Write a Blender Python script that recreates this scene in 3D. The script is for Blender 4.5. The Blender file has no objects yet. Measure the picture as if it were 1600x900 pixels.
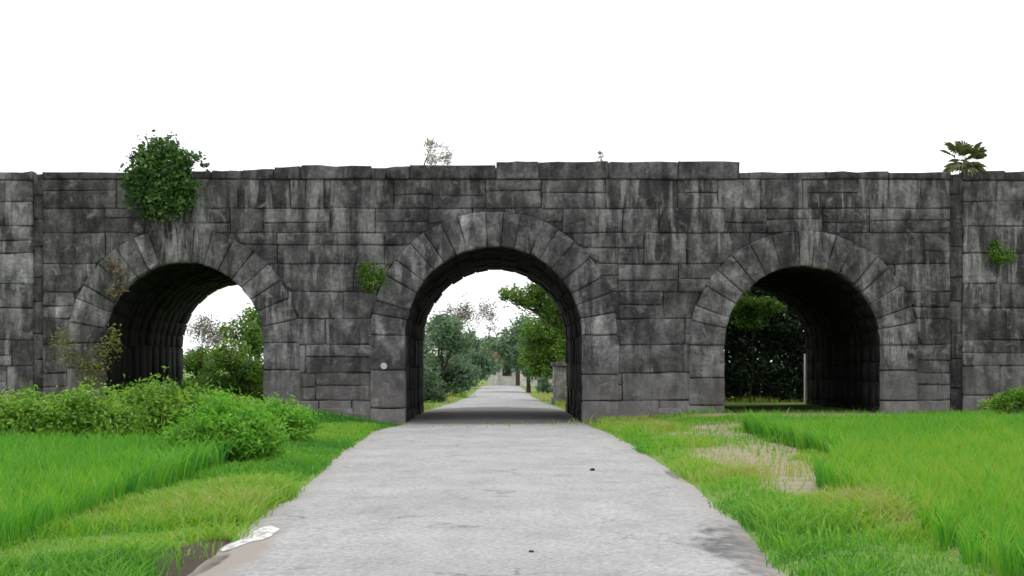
import bpy, bmesh, math, random
import numpy as np
from mathutils import Vector

R = math.radians
rng = np.random.default_rng(11)
random.seed(7)
scene = bpy.context.scene
col = scene.collection

# ------------------------------------------------------------------ camera
F = 2856.0 / 1600.0                     # focal length in image widths
CAM_Z = 1.85
cam_d = bpy.data.cameras.new('camera')
cam_d.sensor_width = 36.0
cam_d.lens = 36.0 * F
cam_d.shift_x = 18.0 / 1600.0
cam_d.shift_y = 122.0 / 1600.0
cam_d.clip_start = 0.1
cam_d.clip_end = 8000.0
cam = bpy.data.objects.new('camera', cam_d)
col.objects.link(cam)
cam.location = (0, 0, CAM_Z)
cam.rotation_euler = (R(90), 0, 0)
scene.camera = cam

# ------------------------------------------------------------------ sky, sun, exposure
SUN_ELEV, SUN_AZ = 62.0, 12.0           # azimuth clockwise from +Y (high, a little behind the gate)
world = bpy.data.worlds.new('World')
scene.world = world
world.use_nodes = True
nt = world.node_tree
nt.nodes.clear()
w_out = nt.nodes.new('ShaderNodeOutputWorld')
w_bg = nt.nodes.new('ShaderNodeBackground')
w_sky = nt.nodes.new('ShaderNodeTexSky')
w_sky.sky_type = 'NISHITA'
w_sky.sun_disc = False
w_sky.sun_elevation = R(SUN_ELEV)
w_sky.sun_rotation = R(SUN_AZ)
w_sky.dust_density = 4.0
w_mix = nt.nodes.new('ShaderNodeMix')
w_mix.data_type = 'RGBA'
w_mix.inputs[0].default_value = 0.88     # closed white cloud cover over the clear sky
w_mix.inputs[7].default_value = (9.6, 9.7, 9.9, 1)
nt.links.new(w_sky.outputs[0], w_mix.inputs[6])
nt.links.new(w_mix.outputs[2], w_bg.inputs[0])
w_bg.inputs[1].default_value = 0.12
nt.links.new(w_bg.outputs[0], w_out.inputs[0])

sun_d = bpy.data.lights.new('sun', 'SUN')
sun_d.energy = 0.8
sun_d.angle = R(18)
sun_d.color = (1.0, 0.97, 0.92)
sun = bpy.data.objects.new('sun', sun_d)
col.objects.link(sun)
sd = Vector((math.sin(R(SUN_AZ)) * math.cos(R(SUN_ELEV)), math.cos(R(SUN_AZ)) * math.cos(R(SUN_ELEV)), math.sin(R(SUN_ELEV))))
sun.rotation_euler = sd.to_track_quat('Z', 'Y').to_euler()
sun.location = (0, 0, 60)

vs = scene.view_settings
vs.view_transform = 'Standard'
vs.look = 'None'
vs.gamma = 1.0
vs.exposure = 0.45
vs.use_curve_mapping = False
scene.render.engine = 'CYCLES'
scene.cycles.filter_width = 1.6
scene.cycles.max_bounces = 6
scene.cycles.diffuse_bounces = 3
scene.cycles.transmission_bounces = 4
scene.cycles.transparent_max_bounces = 4

# ------------------------------------------------------------------ helpers
def wx(px, d): return (px - 782.0) * d / 2856.0
def wz(py, d): return CAM_Z - (py - 572.0) * d / 2856.0

def sstep(a, b, x):
    t = np.clip((x - a) / (b - a), 0, 1)
    return t * t * (3 - 2 * t)

def tag(o, label=None, cat=None, group=None, kind=None):
    if label: o['label'] = label
    if cat: o['category'] = cat
    if group: o['group'] = group
    if kind: o['kind'] = kind
    return o

def empty(name, loc=(0, 0, 0)):
    o = bpy.data.objects.new(name, None)
    o.empty_display_size = 0.3
    col.objects.link(o)
    o.location = loc
    return o

def link(name, me, mat, parent=None, loc=(0, 0, 0)):
    o = bpy.data.objects.new(name, me)
    col.objects.link(o)
    if mat is not None and len(me.materials) == 0:
        me.materials.append(mat)
    o.location = loc
    if parent is not None:
        o.parent = parent
    return o

def np_mesh(name, verts, quads=None, tris=None, attrs=None, smooth=False):
    me = bpy.data.meshes.new(name)
    verts = np.asarray(verts, dtype=np.float32).reshape(-1, 3)
    nq = 0 if quads is None else len(quads)
    ntr = 0 if tris is None else len(tris)
    idx, starts, tot = [], [], []
    if nq:
        idx.append(np.asarray(quads, dtype=np.int32).ravel())
        starts.append(np.arange(nq) * 4); tot.append(np.full(nq, 4))
    if ntr:
        idx.append(np.asarray(tris, dtype=np.int32).ravel())
        starts.append(nq * 4 + np.arange(ntr) * 3); tot.append(np.full(ntr, 3))
    idx = np.concatenate(idx).astype(np.int32)
    me.vertices.add(len(verts)); me.vertices.foreach_set('co', verts.ravel())
    me.loops.add(len(idx)); me.loops.foreach_set('vertex_index', idx)
    me.polygons.add(nq + ntr)
    me.polygons.foreach_set('loop_start', np.concatenate(starts).astype(np.int32))
    me.polygons.foreach_set('loop_total', np.concatenate(tot).astype(np.int32))
    if smooth:
        me.polygons.foreach_set('use_smooth', np.ones(nq + ntr, dtype=bool))
    for k, v in (attrs or {}).items():
        a = me.attributes.new(k, 'FLOAT', 'POINT')
        a.data.foreach_set('value', np.asarray(v, dtype=np.float32))
    me.update(calc_edges=True)
    me.validate()
    return me

# ------------------------------------------------------------------ materials
class MB:
    def __init__(self, name, rough=0.9):
        self.m = bpy.data.materials.new(name)
        self.m.use_nodes = True
        self.nt = self.m.node_tree
        self.b = self.nt.nodes['Principled BSDF']
        self.b.inputs['Roughness'].default_value = rough
        self.b.inputs['Specular IOR Level'].default_value = 0.25
    def n(self, t, **kw):
        x = self.nt.nodes.new(t)
        for k, v in kw.items(): setattr(x, k, v)
        return x
    def l(self, a, b): self.nt.links.new(a, b)
    def pos(self, scale=(1, 1, 1), obj=False):
        if obj:
            g = self.n('ShaderNodeTexCoord').outputs['Object']
        else:
            g = self.n('ShaderNodeNewGeometry').outputs['Position']
        mp = self.n('ShaderNodeMapping')
        mp.inputs['Scale'].default_value = scale
        self.l(g, mp.inputs[0])
        return mp.outputs[0]
    def noise(self, vec, scale=1.0, detail=6, rough=0.6, dist=0.0):
        x = self.n('ShaderNodeTexNoise')
        x.inputs['Scale'].default_value = scale
        x.inputs['Detail'].default_value = detail
        x.inputs['Roughness'].default_value = rough
        x.inputs['Distortion'].default_value = dist
        self.l(vec, x.inputs['Vector'])
        return x.outputs['Fac']
    def ramp(self, fac, stops):
        r = self.n('ShaderNodeValToRGB')
        el = r.color_ramp.elements
        while len(el) < len(stops): el.new(0.5)
        for e, (p, c) in zip(el, stops):
            e.position = p
            e.color = (c, c, c, 1) if isinstance(c, (int, float)) else (*c, 1)
        self.l(fac, r.inputs[0])
        return r.outputs[0]
    def mix(self, fac, a, b, mode='MIX'):
        x = self.n('ShaderNodeMix', data_type='RGBA', blend_type=mode)
        for s, v in ((0, fac), (6, a), (7, b)):
            if isinstance(v, (int, float)): x.inputs[s].default_value = v
            elif isinstance(v, tuple): x.inputs[s].default_value = (*v, 1)
            else: self.l(v, x.inputs[s])
        return x.outputs[2]
    def math(self, op, a, b=0.0):
        x = self.n('ShaderNodeMath', operation=op)
        for s, v in ((0, a), (1, b)):
            if isinstance(v, (int, float)): x.inputs[s].default_value = v
            else: self.l(v, x.inputs[s])
        return x.outputs[0]
    def bump(self, h, strength=0.5, dist=0.05):
        x = self.n('ShaderNodeBump')
        x.inputs['Strength'].default_value = strength
        x.inputs['Distance'].default_value = dist
        self.l(h, x.inputs['Height'])
        self.l(x.outputs[0], self.b.inputs['Normal'])
    def color(self, c):
        if isinstance(c, tuple): self.b.inputs['Base Color'].default_value = (*c, 1)
        else: self.l(c, self.b.inputs['Base Color'])
        return self.m

def stone_mat(name, base=0.075, light=0.22, tint=(1.02, 0.97, 1.0), dust=True, streak=1.0):
    s = MB(name, 0.92)
    p = s.pos()
    big = s.noise(p, 0.6, 8, 0.68, 0.4)
    c = s.ramp(big, [(0.33, tuple(base * 0.45 * t for t in tint)), (0.48, tuple(base * 0.95 * t for t in tint)), (0.56, tuple(base * 1.35 * t for t in tint)), (0.68, tuple(base * 2.4 * t for t in tint))])
    med = s.noise(s.pos((1.6, 1.6, 1.0)), 1.3, 5, 0.6, 0.6)
    c = s.mix(1.0, c, s.ramp(med, [(0.34, 0.5), (0.50, 1.0), (0.66, 1.9)]), 'MULTIPLY')
    # each stone its own tone
    oi = s.n('ShaderNodeObjectInfo')
    c = s.mix(1.0, c, s.ramp(oi.outputs['Random'], [(0.0, 0.66), (0.25, .85), (0.55, 1.0), (0.8, 1.15), (1.0, 1.7)]), 'MULTIPLY')
    # vertical rain streaks, pale lime and black algae, running over the joints
    st = s.noise(s.pos((2.2, 2.2, 0.30)), 1.3, 5, 0.66, 0.3)
    broad = s.noise(p, 0.33, 4, 0.55)
    m1 = s.math('MULTIPLY', s.ramp(st, [(0.50, 0.0), (0.62, 0.95 * streak)]), s.ramp(broad, [(0.43, 0.12), (0.55, 1.0)]))
    c = s.mix(m1, c, (light, light * 0.97, light * 0.98))
    st2 = s.noise(s.pos((2.2, 2.2, 0.2)), 1.0, 7, 0.7, 0.3)
    c = s.mix(s.ramp(st2, [(0.52, 0.0), (0.64, 0.75)]), c, (0.022, 0.022, 0.023))
    # lichen blotches
    li = s.noise(p, 1.9, 7, 0.68, 0.5)
    c = s.mix(s.ramp(li, [(0.56, 0.0), (0.68, 0.65)]), c, (light * 1.0, light * 0.98, light * 0.97))
    fine = s.noise(p, 8.0, 9, 0.8)
    c = s.mix(0.8, c, s.ramp(fine, [(0.32, 0.35), (0.52, 1.0), (0.72, 1.7)]), 'MULTIPLY')
    if dust:   # splashed soil and dust on the lowest stones
        sx = s.n('ShaderNodeSeparateXYZ')
        s.l(p, sx.inputs[0])
        hz = s.math('ADD', sx.outputs['Z'], s.math('MULTIPLY', s.noise(p, 1.6, 5, 0.6), -2.6))
        dm = s.n('ShaderNodeMapRange')
        s.l(hz, dm.inputs[0])
        dm.inputs[1].default_value = -1.2; dm.inputs[2].default_value = 0.8
        dm.inputs[3].default_value = 0.7; dm.inputs[4].default_value = 0.0
        c = s.mix(dm.outputs[0], c, (0.21, 0.19, 0.185))
    hgt = s.math('ADD', s.math('MULTIPLY', fine, 0.5), s.math('ADD', s.math('MULTIPLY', li, 0.9), big))
    s.bump(hgt, 0.8, 0.10)
    return s.color(c)

M_STONE = stone_mat('weathered_stone', base=0.070, light=0.25)
M_RING = stone_mat('arch_stone', base=0.092, light=0.27)
M_COPE = stone_mat('coping_stone', base=0.060, light=0.14, dust=False)
M_RAMP = stone_mat('rampart_stone', base=0.088, light=0.30)
M_CORE = stone_mat('joint_fill', base=0.048, light=0.10, dust=False)
M_VAULT_SHADE = stone_mat('shaded_vault_stone', base=0.014, light=0.02, dust=False)  # tunnel shade put into the colour, far darker than the facing stone

def leaf_mat(name, stops, transl=0.35, rough=0.55):
    s = MB(name, rough)
    at = s.n('ShaderNodeAttribute', attribute_name='tint')
    c = s.ramp(at.outputs['Fac'], stops)
    s.color(c)
    s.b.inputs['Specular IOR Level'].default_value = 0.3
    tr = s.n('ShaderNodeBsdfTranslucent')
    s.l(s.mix(1.0, c, (1.15, 1.2, 0.6), 'MULTIPLY'), tr.inputs[0])
    mx = s.n('ShaderNodeMixShader')
    mx.inputs[0].default_value = transl
    s.l(s.b.outputs[0], mx.inputs[1]); s.l(tr.outputs[0], mx.inputs[2])
    s.l(mx.outputs[0], s.nt.nodes['Material Output'].inputs[0])
    return s.m

M_RICE = leaf_mat('rice_leaf', [(0.0, (0.035, 0.19, 0.035)), (0.5, (0.105, 0.33, 0.03)), (0.85, (0.165, 0.39, 0.03)), (1.0, (0.28, 0.40, 0.06))], 0.42)
M_VERGE = leaf_mat('verge_grass_leaf', [(0.0, (0.05, 0.20, 0.03)), (0.45, (0.14, 0.36, 0.03)), (0.8, (0.27, 0.42, 0.05)), (1.0, (0.38, 0.36, 0.15))], 0.35)
M_HEDGE = leaf_mat('hedge_leaf', [(0.0, (0.05, 0.14, 0.02)), (0.5, (0.17, 0.34, 0.04)), (0.9, (0.34, 0.50, 0.09)), (1.0, (0.45, 0.50, 0.2))], 0.3)
M_BRIGHT = leaf_mat('bright_shrub_leaf', [(0.0, (0.06, 0.20, 0.03)), (0.5, (0.16, 0.42, 0.04)), (1.0, (0.30, 0.52, 0.07))], 0.35)
M_DEEP = leaf_mat('fig_leaf', [(0.0, (0.025, 0.065, 0.02)), (0.5, (0.055, 0.13, 0.028)), (1.0, (0.18, 0.29, 0.08))], 0.25)
M_BLUE = leaf_mat('hazed_green_leaf', [(0.0, (0.06, 0.11, 0.075)), (0.5, (0.13, 0.21, 0.14)), (1.0, (0.23, 0.33, 0.22))], 0.32)  # distance haze put into the leaf colour as a paler, bluish green
M_FRESH = leaf_mat('fresh_green_leaf', [(0.0, (0.04, 0.10, 0.02)), (0.5, (0.11, 0.22, 0.03)), (1.0, (0.24, 0.36, 0.07))], 0.35)
M_GREY = leaf_mat('dry_grey_leaf', [(0.0, (0.10, 0.095, 0.09)), (1.0, (0.24, 0.22, 0.21))], 0.25)
M_PALE = leaf_mat('pale_grey_leaf', [(0.0, (0.22, 0.215, 0.21)), (1.0, (0.45, 0.44, 0.43))], 0.4)
M_OLIVE = leaf_mat('dry_vine_leaf', [(0.0, (0.11, 0.14, 0.03)), (0.6, (0.25, 0.26, 0.07)), (1.0, (0.36, 0.34, 0.14))], 0.25)
M_RUST = leaf_mat('rusty_leaf', [(0.0, (0.11, 0.08, 0.12)), (0.5, (0.25, 0.20, 0.12)), (1.0, (0.24, 0.25, 0.10))], 0.25)
M_PALM = leaf_mat('palm_leaf', [(0.0, (0.06, 0.08, 0.035)), (0.6, (0.14, 0.16, 0.07)), (1.0, (0.30, 0.30, 0.16))], 0.3)
M_SHADE = leaf_mat('shaded_thicket_leaf', [(0.0, (0.008, 0.02, 0.009)), (0.6, (0.016, 0.04, 0.014)), (1.0, (0.04, 0.085, 0.02))], 0.12)  # near-black leaves, the thicket's shade put into their colour

def bark_mat(name, c0, c1):
    s = MB(name, 0.95)
    v = s.noise(s.pos((6, 6, 1.4)), 2.5, 6, 0.7)
    s.bump(v, 0.7, 0.04)
    return s.color(s.ramp(v, [(0.3, c0), (0.7, c1)]))
M_BARK = bark_mat('bark', (0.035, 0.028, 0.022), (0.12, 0.10, 0.08))
M_BARKG = bark_mat('grey_bark', (0.07, 0.065, 0.06), (0.20, 0.185, 0.175))

# ------------------------------------------------------------------ ground, road
_kx = rng.uniform(0, 6.28, 12); _fa = rng.uniform(-1, 1, (12, 2)); _fa /= np.linalg.norm(_fa, axis=1)[:, None]
_fs = np.geomspace(0.35, 5.0, 12)
def wob(x, y, scale=1.0):                       # smooth pseudo noise in about -1..1
    r = 0
    for k in range(12):
        r = r + np.sin((x * _fa[k, 0] + y * _fa[k, 1]) * _fs[k] * scale + _kx[k]) / (1 + 0.35 * k)
    return r / 2.3

EY = np.array([0, 14, 16.6, 22, 31.4, 40, 48.9, 54, 57, 60, 76, 80, 95, 112, 170, 400])
EL = np.array([-2.75, -2.78, -2.82, -2.95, -3.15, -3.4, -3.6, -3.55, -3.15, -3.13, -3.1, -2.9, -2.3, -1.9, -1.8, -1.8])
ER = np.array([2.5, 2.52, 2.57, 2.85, 3.05, 3.12, 3.05, 2.95, 2.8, 2.69, 2.7, 2.7, 2.2, 1.9, 1.8, 1.8])
def edge_l(y): return np.interp(y, EY, EL) + 0.022 * wob(y * 6.0, y * 0 + 7.0, 1.0) + 0.03 * wob(y * 1.4, y * 0 + 3.0, 1.0)
def edge_r(y): return np.interp(y, EY, ER) + 0.022 * wob(y * 6.0, y * 0 + 2.0, 1.0) + 0.03 * wob(y * 1.4, y * 0 + 9.0, 1.0)
def rice_r(y): return np.interp(y, [10, 16, 19, 27, 30, 36, 49, 57], [4.0, 4.2, 4.55, 4.75, 5.6, 6.3, 6.7, 7.2]) + 0.12 * wob(y, y * 0 + 5, 1.3)
def rice_l(y): return -4.85 + 0.12 * wob(y, y * 0 + 1, 1.3) - np.clip((y - 31) * 0.25, 0, 3)

def gz(x, y):
    x = np.asarray(x, float); y = np.asarray(y, float)
    ax = np.abs(x)
    z = 0.30 * sstep(51.5, 58, y) * sstep(3.7, 6.5, ax) * (1 - sstep(76, 95, y))
    z = z - 0.10 * sstep(0, 0.5, x - rice_r(y)) * (1 - sstep(50, 55, y)) - 0.10 * sstep(0, 0.5, rice_l(y) - x) * (1 - sstep(36, 46, y))
    inr = np.minimum(x - edge_l(y), edge_r(y) - x)       # >0 on the road
    z = z + 0.045 * (1 - sstep(-0.45, 0.0, inr)) * (1 - sstep(57, 60, y)) - 0.06 * sstep(-0.05, 0.25, inr)
    z = z + 0.022 * wob(x, y, 1.2) * (1 - sstep(-0.3, 0.2, inr))
    return z

def dryness(x, y):
    """bare dry soil between the verge and the right paddy, 0..1"""
    e = rice_r(y)
    wd = np.interp(y, [12, 18, 24, 28, 34, 42, 50, 56], [.1, .15, .45, 1.6, 2.5, 2.6, 2.3, 1.5])
    t = (e + .25 - x) / wd + .28 * wob(x, y, 1.7)
    return sstep(-.1, .15, t) * (1 - sstep(.75, 1.25, t)) * sstep(-.1, .5, x - edge_r(y) - .25) * (1 - sstep(53, 57, y))
def lines(segs):
    out = []
    for a, b, s in segs: out.append(np.arange(a, b, s))
    return np.concatenate(out)
gx = np.concatenate([-np.geomspace(1200, 20, 22), np.arange(-19, -6, 0.5), np.arange(-6, 7, 0.14), np.arange(7, 19, 0.5), np.geomspace(20, 1200, 22)])
gy = np.concatenate([[-40, -20, -8, 0, 6], np.arange(10, 62, 0.3), np.arange(62, 130, 1.5), np.geomspace(131, 4000, 30)])
def grid_mesh(name, xs, ys, fz, fattr):
    X, Y = np.meshgrid(xs, ys)
    Z = fz(X, Y)
    nx, ny = len(xs), len(ys)
    i = (np.arange(ny - 1)[:, None] * nx + np.arange(nx - 1)[None, :]).ravel()
    return np_mesh(name, np.stack([X, Y, Z], -1), quads=np.stack([i, i + 1, i + nx + 1, i + nx], -1), attrs={'dry': fattr(X, Y).ravel()}, smooth=True)

g = MB('earth_and_grass', 1.0)
p = g.pos()
n1 = g.noise(p, 1.3, 6, 0.65); n2 = g.noise(p, 6.0, 6, 0.7); n3 = g.noise(p, 0.18, 4, 0.6)
grass_c = g.mix(g.ramp(n3, [(0.35, 0.0), (0.65, 1.0)]), (0.09, 0.20, 0.03), (0.18, 0.24, 0.05))
c = g.mix(g.ramp(n1, [(0.56, 0.0), (0.72, 0.8)]), grass_c, (0.23, 0.19, 0.13))
c = g.mix(0.7, c, g.ramp(n2, [(0.3, 0.5), (0.7, 1.35)]), 'MULTIPLY')
sx = g.n('ShaderNodeSeparateXYZ'); g.l(p, sx.inputs[0])
def blob(cx, cy, rx, ry, soft=0.6):
    a = g.math('DIVIDE', g.math('SUBTRACT', sx.outputs[0], cx), rx)
    b = g.math('DIVIDE', g.math('SUBTRACT', sx.outputs[1], cy), ry)
    d = g.math('ADD', g.math('MULTIPLY', a, a), g.math('MULTIPLY', b, b))
    d = g.math('ADD', d, g.math('MULTIPLY', g.math('SUBTRACT', n1, 0.5), 1.5))
    return g.ramp(d, [(max(0.0, 1 - soft), 1.0), (1.0, 0.0)])
sand = (0.25, 0.215, 0.145)
da = g.n('ShaderNodeAttribute', attribute_name='dry')
c = g.mix(g.math('MULTIPLY', da.outputs['Fac'], g.ramp(n2, [(.3, .7), (.5, 1.0)])), c, g.mix(g.ramp(n1, [(.35, 0.0), (.65, 1.0)]), (0.22, 0.19, 0.125), (0.30, 0.255, 0.185)))
c = g.mix(blob(9.6, 57.5, 4.5, 1.9), c, (0.30, 0.24, 0.14))
c = g.mix(blob(-5.4, 57.6, 2.4, 2.0), c, (0.27, 0.25, 0.21))
c = g.mix(blob(-2.9, 17.6, 0.42, 2.6, .5), c, (0.055, 0.038, 0.027))
g.bump(n2, 0.7, 0.04)
M_GROUND = g.color(c)
ground = link('ground', grid_mesh('ground', gx, gy, gz, dryness), M_GROUND)
tag(ground, 'grassy earth ground around the road and gateway', 'ground', kind='structure')

r = MB('worn_concrete', 0.85)
p = r.pos()
a1 = r.noise(p, 0.35, 5, 0.55); a2 = r.noise(p, 16.0, 6, 0.85); a3 = r.noise(r.pos((1, 0.35, 1)), 1.8, 7, 0.65)
c = r.ramp(a1, [(0.3, (0.275, 0.273, 0.27)), (0.7, (0.34, 0.336, 0.33))])
c = r.mix(0.55, c, r.ramp(a3, [(0.32, 0.70), (0.5, 1.0), (0.7, 1.12)]), 'MULTIPLY')
c = r.mix(0.8, c, r.ramp(a2, [(0.32, 0.30), (0.5, 1.0), (0.68, 1.6)]), 'MULTIPLY')
vo = r.n('ShaderNodeTexVoronoi', feature='DISTANCE_TO_EDGE')
vo.inputs['Scale'].default_value = 0.42
wv = r.n('ShaderNodeVectorMath', operation='ADD')
nv = r.n('ShaderNodeTexNoise'); nv.inputs['Scale'].default_value = 1.6; nv.inputs['Detail'].default_value = 5
r.l(p, nv.inputs['Vector']); r.l(p, wv.inputs[0])
sc_ = r.n('ShaderNodeVectorMath', operation='SCALE'); sc_.inputs['Scale'].default_value = 0.9
r.l(nv.outputs['Color'], sc_.inputs[0]); r.l(sc_.outputs[0], wv.inputs[1]); r.l(wv.outputs[0], vo.inputs['Vector'])
crack = r.math('MULTIPLY', r.ramp(vo.outputs['Distance'], [(0.0, 1.0), (0.016, 0.0)]), r.ramp(r.noise(p, 0.3, 3), [(0.48, 0.0), (0.6, 0.75)]))
c = r.mix(crack, c, (0.10, 0.10, 0.095))
# broken, stained tar and a dark mark on the outer edge, soil washed on from the verges
sx = r.n('ShaderNodeSeparateXYZ'); r.l(p, sx.inputs[0])
def rblob(cx, cy, rx, ry, lo=0.35, amp=2.2):
    a = r.math('DIVIDE', r.math('SUBTRACT', sx.outputs[0], cx), rx)
    b = r.math('DIVIDE', r.math('SUBTRACT', sx.outputs[1], cy), ry)
    d = r.math('ADD', r.math('MULTIPLY', a, a), r.math('MULTIPLY', b, b))
    d = r.math('ADD', d, r.math('MULTIPLY', r.math('SUBTRACT', a3, 0.5), amp))
    return r.ramp(d, [(lo, 1.0), (1.0, 0.0)])
c = r.mix(r.math('MULTIPLY', rblob(2.55, 17.6, 0.6, 3.6, 0.45, 3.4), r.ramp(r.noise(r.pos((1, .5, 1)), 5, 7, .7), [(.38, .35), (.55, 1.0)])), c, (0.085, 0.085, 0.088))
c = r.mix(rblob(2.95, 30.6, 0.16, 1.7, 0.5, 1.0), c, (0.10, 0.10, 0.10))  # narrow dark mark along the right edge
c = r.mix(rblob(-2.55, 18.2, 0.32, 3.0, 0.2), c, (0.26, 0.235, 0.20))
c = r.mix(rblob(-2.78, 17.2, 0.16, 1.7, 0.6, 3.0), c, (0.06, 0.042, 0.03))
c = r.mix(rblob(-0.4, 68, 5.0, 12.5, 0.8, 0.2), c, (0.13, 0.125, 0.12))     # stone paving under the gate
ea = r.n('ShaderNodeAttribute', attribute_name='edge')
c = r.mix(r.math('MULTIPLY', ea.outputs['Fac'], r.ramp(a3, [(0.35, 0.2), (0.6, 1.0)])), c, (0.275, 0.25, 0.215))
r.bump(r.math('ADD', a2, r.math('MULTIPLY', crack, -2.0)), 0.35, 0.02)
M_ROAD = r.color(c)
ry_ = np.concatenate([np.arange(-20, 12, 2.0), np.arange(12, 62, 0.25), np.arange(62, 130, 1.0), np.geomspace(131, 169, 12)])
NU = 26
U = np.linspace(0, 1, NU)
L_, R_ = edge_l(ry_), edge_r(ry_)
X = L_[:, None] + (R_ - L_)[:, None] * U[None, :]
Y = np.repeat(ry_[:, None], NU, 1)
Z = 0.012 + 0.05 * (1 - (2 * U - 1) ** 2)[None, :] + 0.006 * wob(X, Y, 1.5)
Z[:, 0] -= 0.025; Z[:, -1] -= 0.025
i = (np.arange(len(ry_) - 1)[:, None] * NU + np.arange(NU - 1)[None, :]).ravel()
ed = np.clip(1 - np.minimum(X - L_[:, None], R_[:, None] - X) / 0.4, 0, 1)
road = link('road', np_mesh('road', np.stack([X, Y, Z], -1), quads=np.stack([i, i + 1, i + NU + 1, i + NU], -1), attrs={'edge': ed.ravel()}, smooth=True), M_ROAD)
tag(road, 'pale worn concrete road running through the central arch', 'road', kind='structure')

# ------------------------------------------------------------------ masonry
Y0, DEPTH = 60.0, 15.2
PXM = 47.6
def gxp(px): return (px - 782) / PXM
def gzp(py): return CAM_Z - (py - 572) / PXM

def block_mesh(name, f, us, vs_, yf, depth, rough=0.010, chamfer=0.016):
    """Stone with an uneven dressed face: f(u, v) -> (x, z); outermost grid lines are the worn arris, then sides run back."""
    nu, nv = len(us), len(vs_)
    V = np.zeros((nv, nu, 3))
    tilt = rng.normal(0, 0.006, 2)
    for j, v in enumerate(vs_):
        for k, u in enumerate(us):
            x, z = f(u, v)
            edge = k in (0, nu - 1) or j in (0, nv - 1)
            corner = k in (0, nu - 1) and j in (0, nv - 1)
            y = yf + (chamfer * rng.uniform(0.6, 1.3) + (0.015 if corner else 0) if edge else rng.normal(0, rough)) + tilt[0] * (u - .5) * 2 + tilt[1] * (v - .5) * 2
            if edge: x += rng.normal(0, 0.009); z += rng.normal(0, 0.009)
            V[j, k] = (x, y, z)
    vi = np.arange(nu * nv).reshape(nv, nu)
    quads = [(vi[j, k], vi[j, k + 1], vi[j + 1, k + 1], vi[j + 1, k]) for j in range(nv - 1) for k in range(nu - 1)]
    loop = list(vi[0, :]) + list(vi[1:, -1]) + list(vi[-1, -2::-1]) + list(vi[-2:0:-1, 0])
    flat = V.reshape(-1, 3)
    back = flat[loop].copy(); back[:, 1] = yf + depth
    verts = np.concatenate([flat, back])
    n0 = nu * nv
    for k in range(len(loop)):
        k2 = (k + 1) % len(loop)
        quads.append((loop[k], n0 + k, n0 + k2, loop[k2]))
    org = np.array([flat[:, 0].mean(), yf, flat[:, 2].min()])
    return np_mesh(name, verts - org, quads=quads), org

def spaced(n, e0, e1):
    return np.concatenate([[0], np.linspace(e0, 1 - e1, n), [1]])

ARCHES = [dict(px=(160, 412), crown=410), dict(px=(633, 910), crown=385), dict(px=(1132, 1380), crown=415)]
for A in ARCHES:
    A['x0'], A['x1'] = gxp(A['px'][0]), gxp(A['px'][1])
    A['c'] = (A['x0'] + A['x1']) / 2; A['r'] = (A['x1'] - A['x0']) / 2
    A['zs'] = gzp(A['crown']) - A['r']
    A['R'] = A['r'] + 1.16
def zext(x, grow=-0.06):
    """top of the arch rings over x (-9 where there is none)"""
    for A in ARCHES:
        d = abs(x - A['c']); RR = A['R'] + grow
        if d < RR: return A['zs'] + math.sqrt(RR * RR - d * d)
    return -9.0

gate = empty('stone_gateway', (0, Y0, 0))
tag(gate, 'massive dark weathered stone gateway pierced by three round arched tunnels', 'gate')
GX0, GX1 = gxp(66), gxp(1486)

def place(name, me, org, mat, parent, base=(0, 0, 0)):
    return link(name, me, mat, parent, tuple(org - np.array(base)))

def fill_course(x0, x1, z0, z1, wmin, wmax, mat, parent, pbase, y_face=Y0, name='stone_block', holes=True, gap=0.011, split=0.0):
    x = x0
    while x < x1 - 0.05:
        w = random.uniform(wmin, wmax)
        if x1 - (x + w) < wmin * 0.6: w = x1 - x
        xa, xb = x + gap, x + w - gap
        x += w
        parts = [(xa, xb)]
        if holes:                                  # cut by the arch rings
            xs = np.linspace(xa, xb, 60)
            ok = np.array([zext(q) < z1 - 0.16 for q in xs])
            parts = []; k = 0
            while k < 60:
                if ok[k]:
                    k2 = k
                    while k2 + 1 < 60 and ok[k2 + 1]: k2 += 1
                    if xs[k2] - xs[k] > 0.16: parts.append((xs[k], xs[k2]))
                    k = k2 + 1
                else: k += 1
        for pa, pb in parts:
            ga, gb = z0 + random.uniform(gap * .6, gap * 1.6), z1 - random.uniform(0, gap)
            rows = [(ga, gb)]
            if split and random.random() < split and gb - ga > 0.7:
                m = ga + (gb - ga) * random.uniform(0.4, 0.62)
                rows = [(ga, m - gap * .7), (m + gap * .7, gb)]
            for (a, b) in rows:
                jit = [random.uniform(-0.05, 0.05) for _ in range(4)]
                def f(u, v, a=a, b=b, pa=pa, pb=pb, jit=jit):
                    xx = pa + (pb - pa) * u
                    lo = max(a, zext(xx) + 0.03) if holes else a
                    zz = lo + (b - lo) * v
                    if name == 'coping_stone' and v == 1: zz += random.uniform(-.03, .01)
                    return xx + (jit[0] if u < .5 else jit[1]) * (v - .5) * .6, zz + (jit[2] if v < .5 else jit[3]) * (u - .5) * .8
                cutb = holes and (zext(pa) > a or zext(pb) > a or zext((pa + pb) / 2) > a)
                wpx = pb - pa
                if holes and zext((pa + pb) / 2) > b - .1: continue
                us = spaced(6 if cutb else (4 if wpx < 1.2 else 5), 0.05 / max(wpx, .3), 0.05 / max(wpx, .3))
                vv = spaced(3, 0.05 / max(b - a, .3), 0.05 / max(b - a, .3))
                yf = y_face + random.uniform(-0.022, 0.022)
                me, org = block_mesh(name, f, us, vv, yf, 0.55)
                place(name, me, org, mat, parent, pbase)

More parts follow.
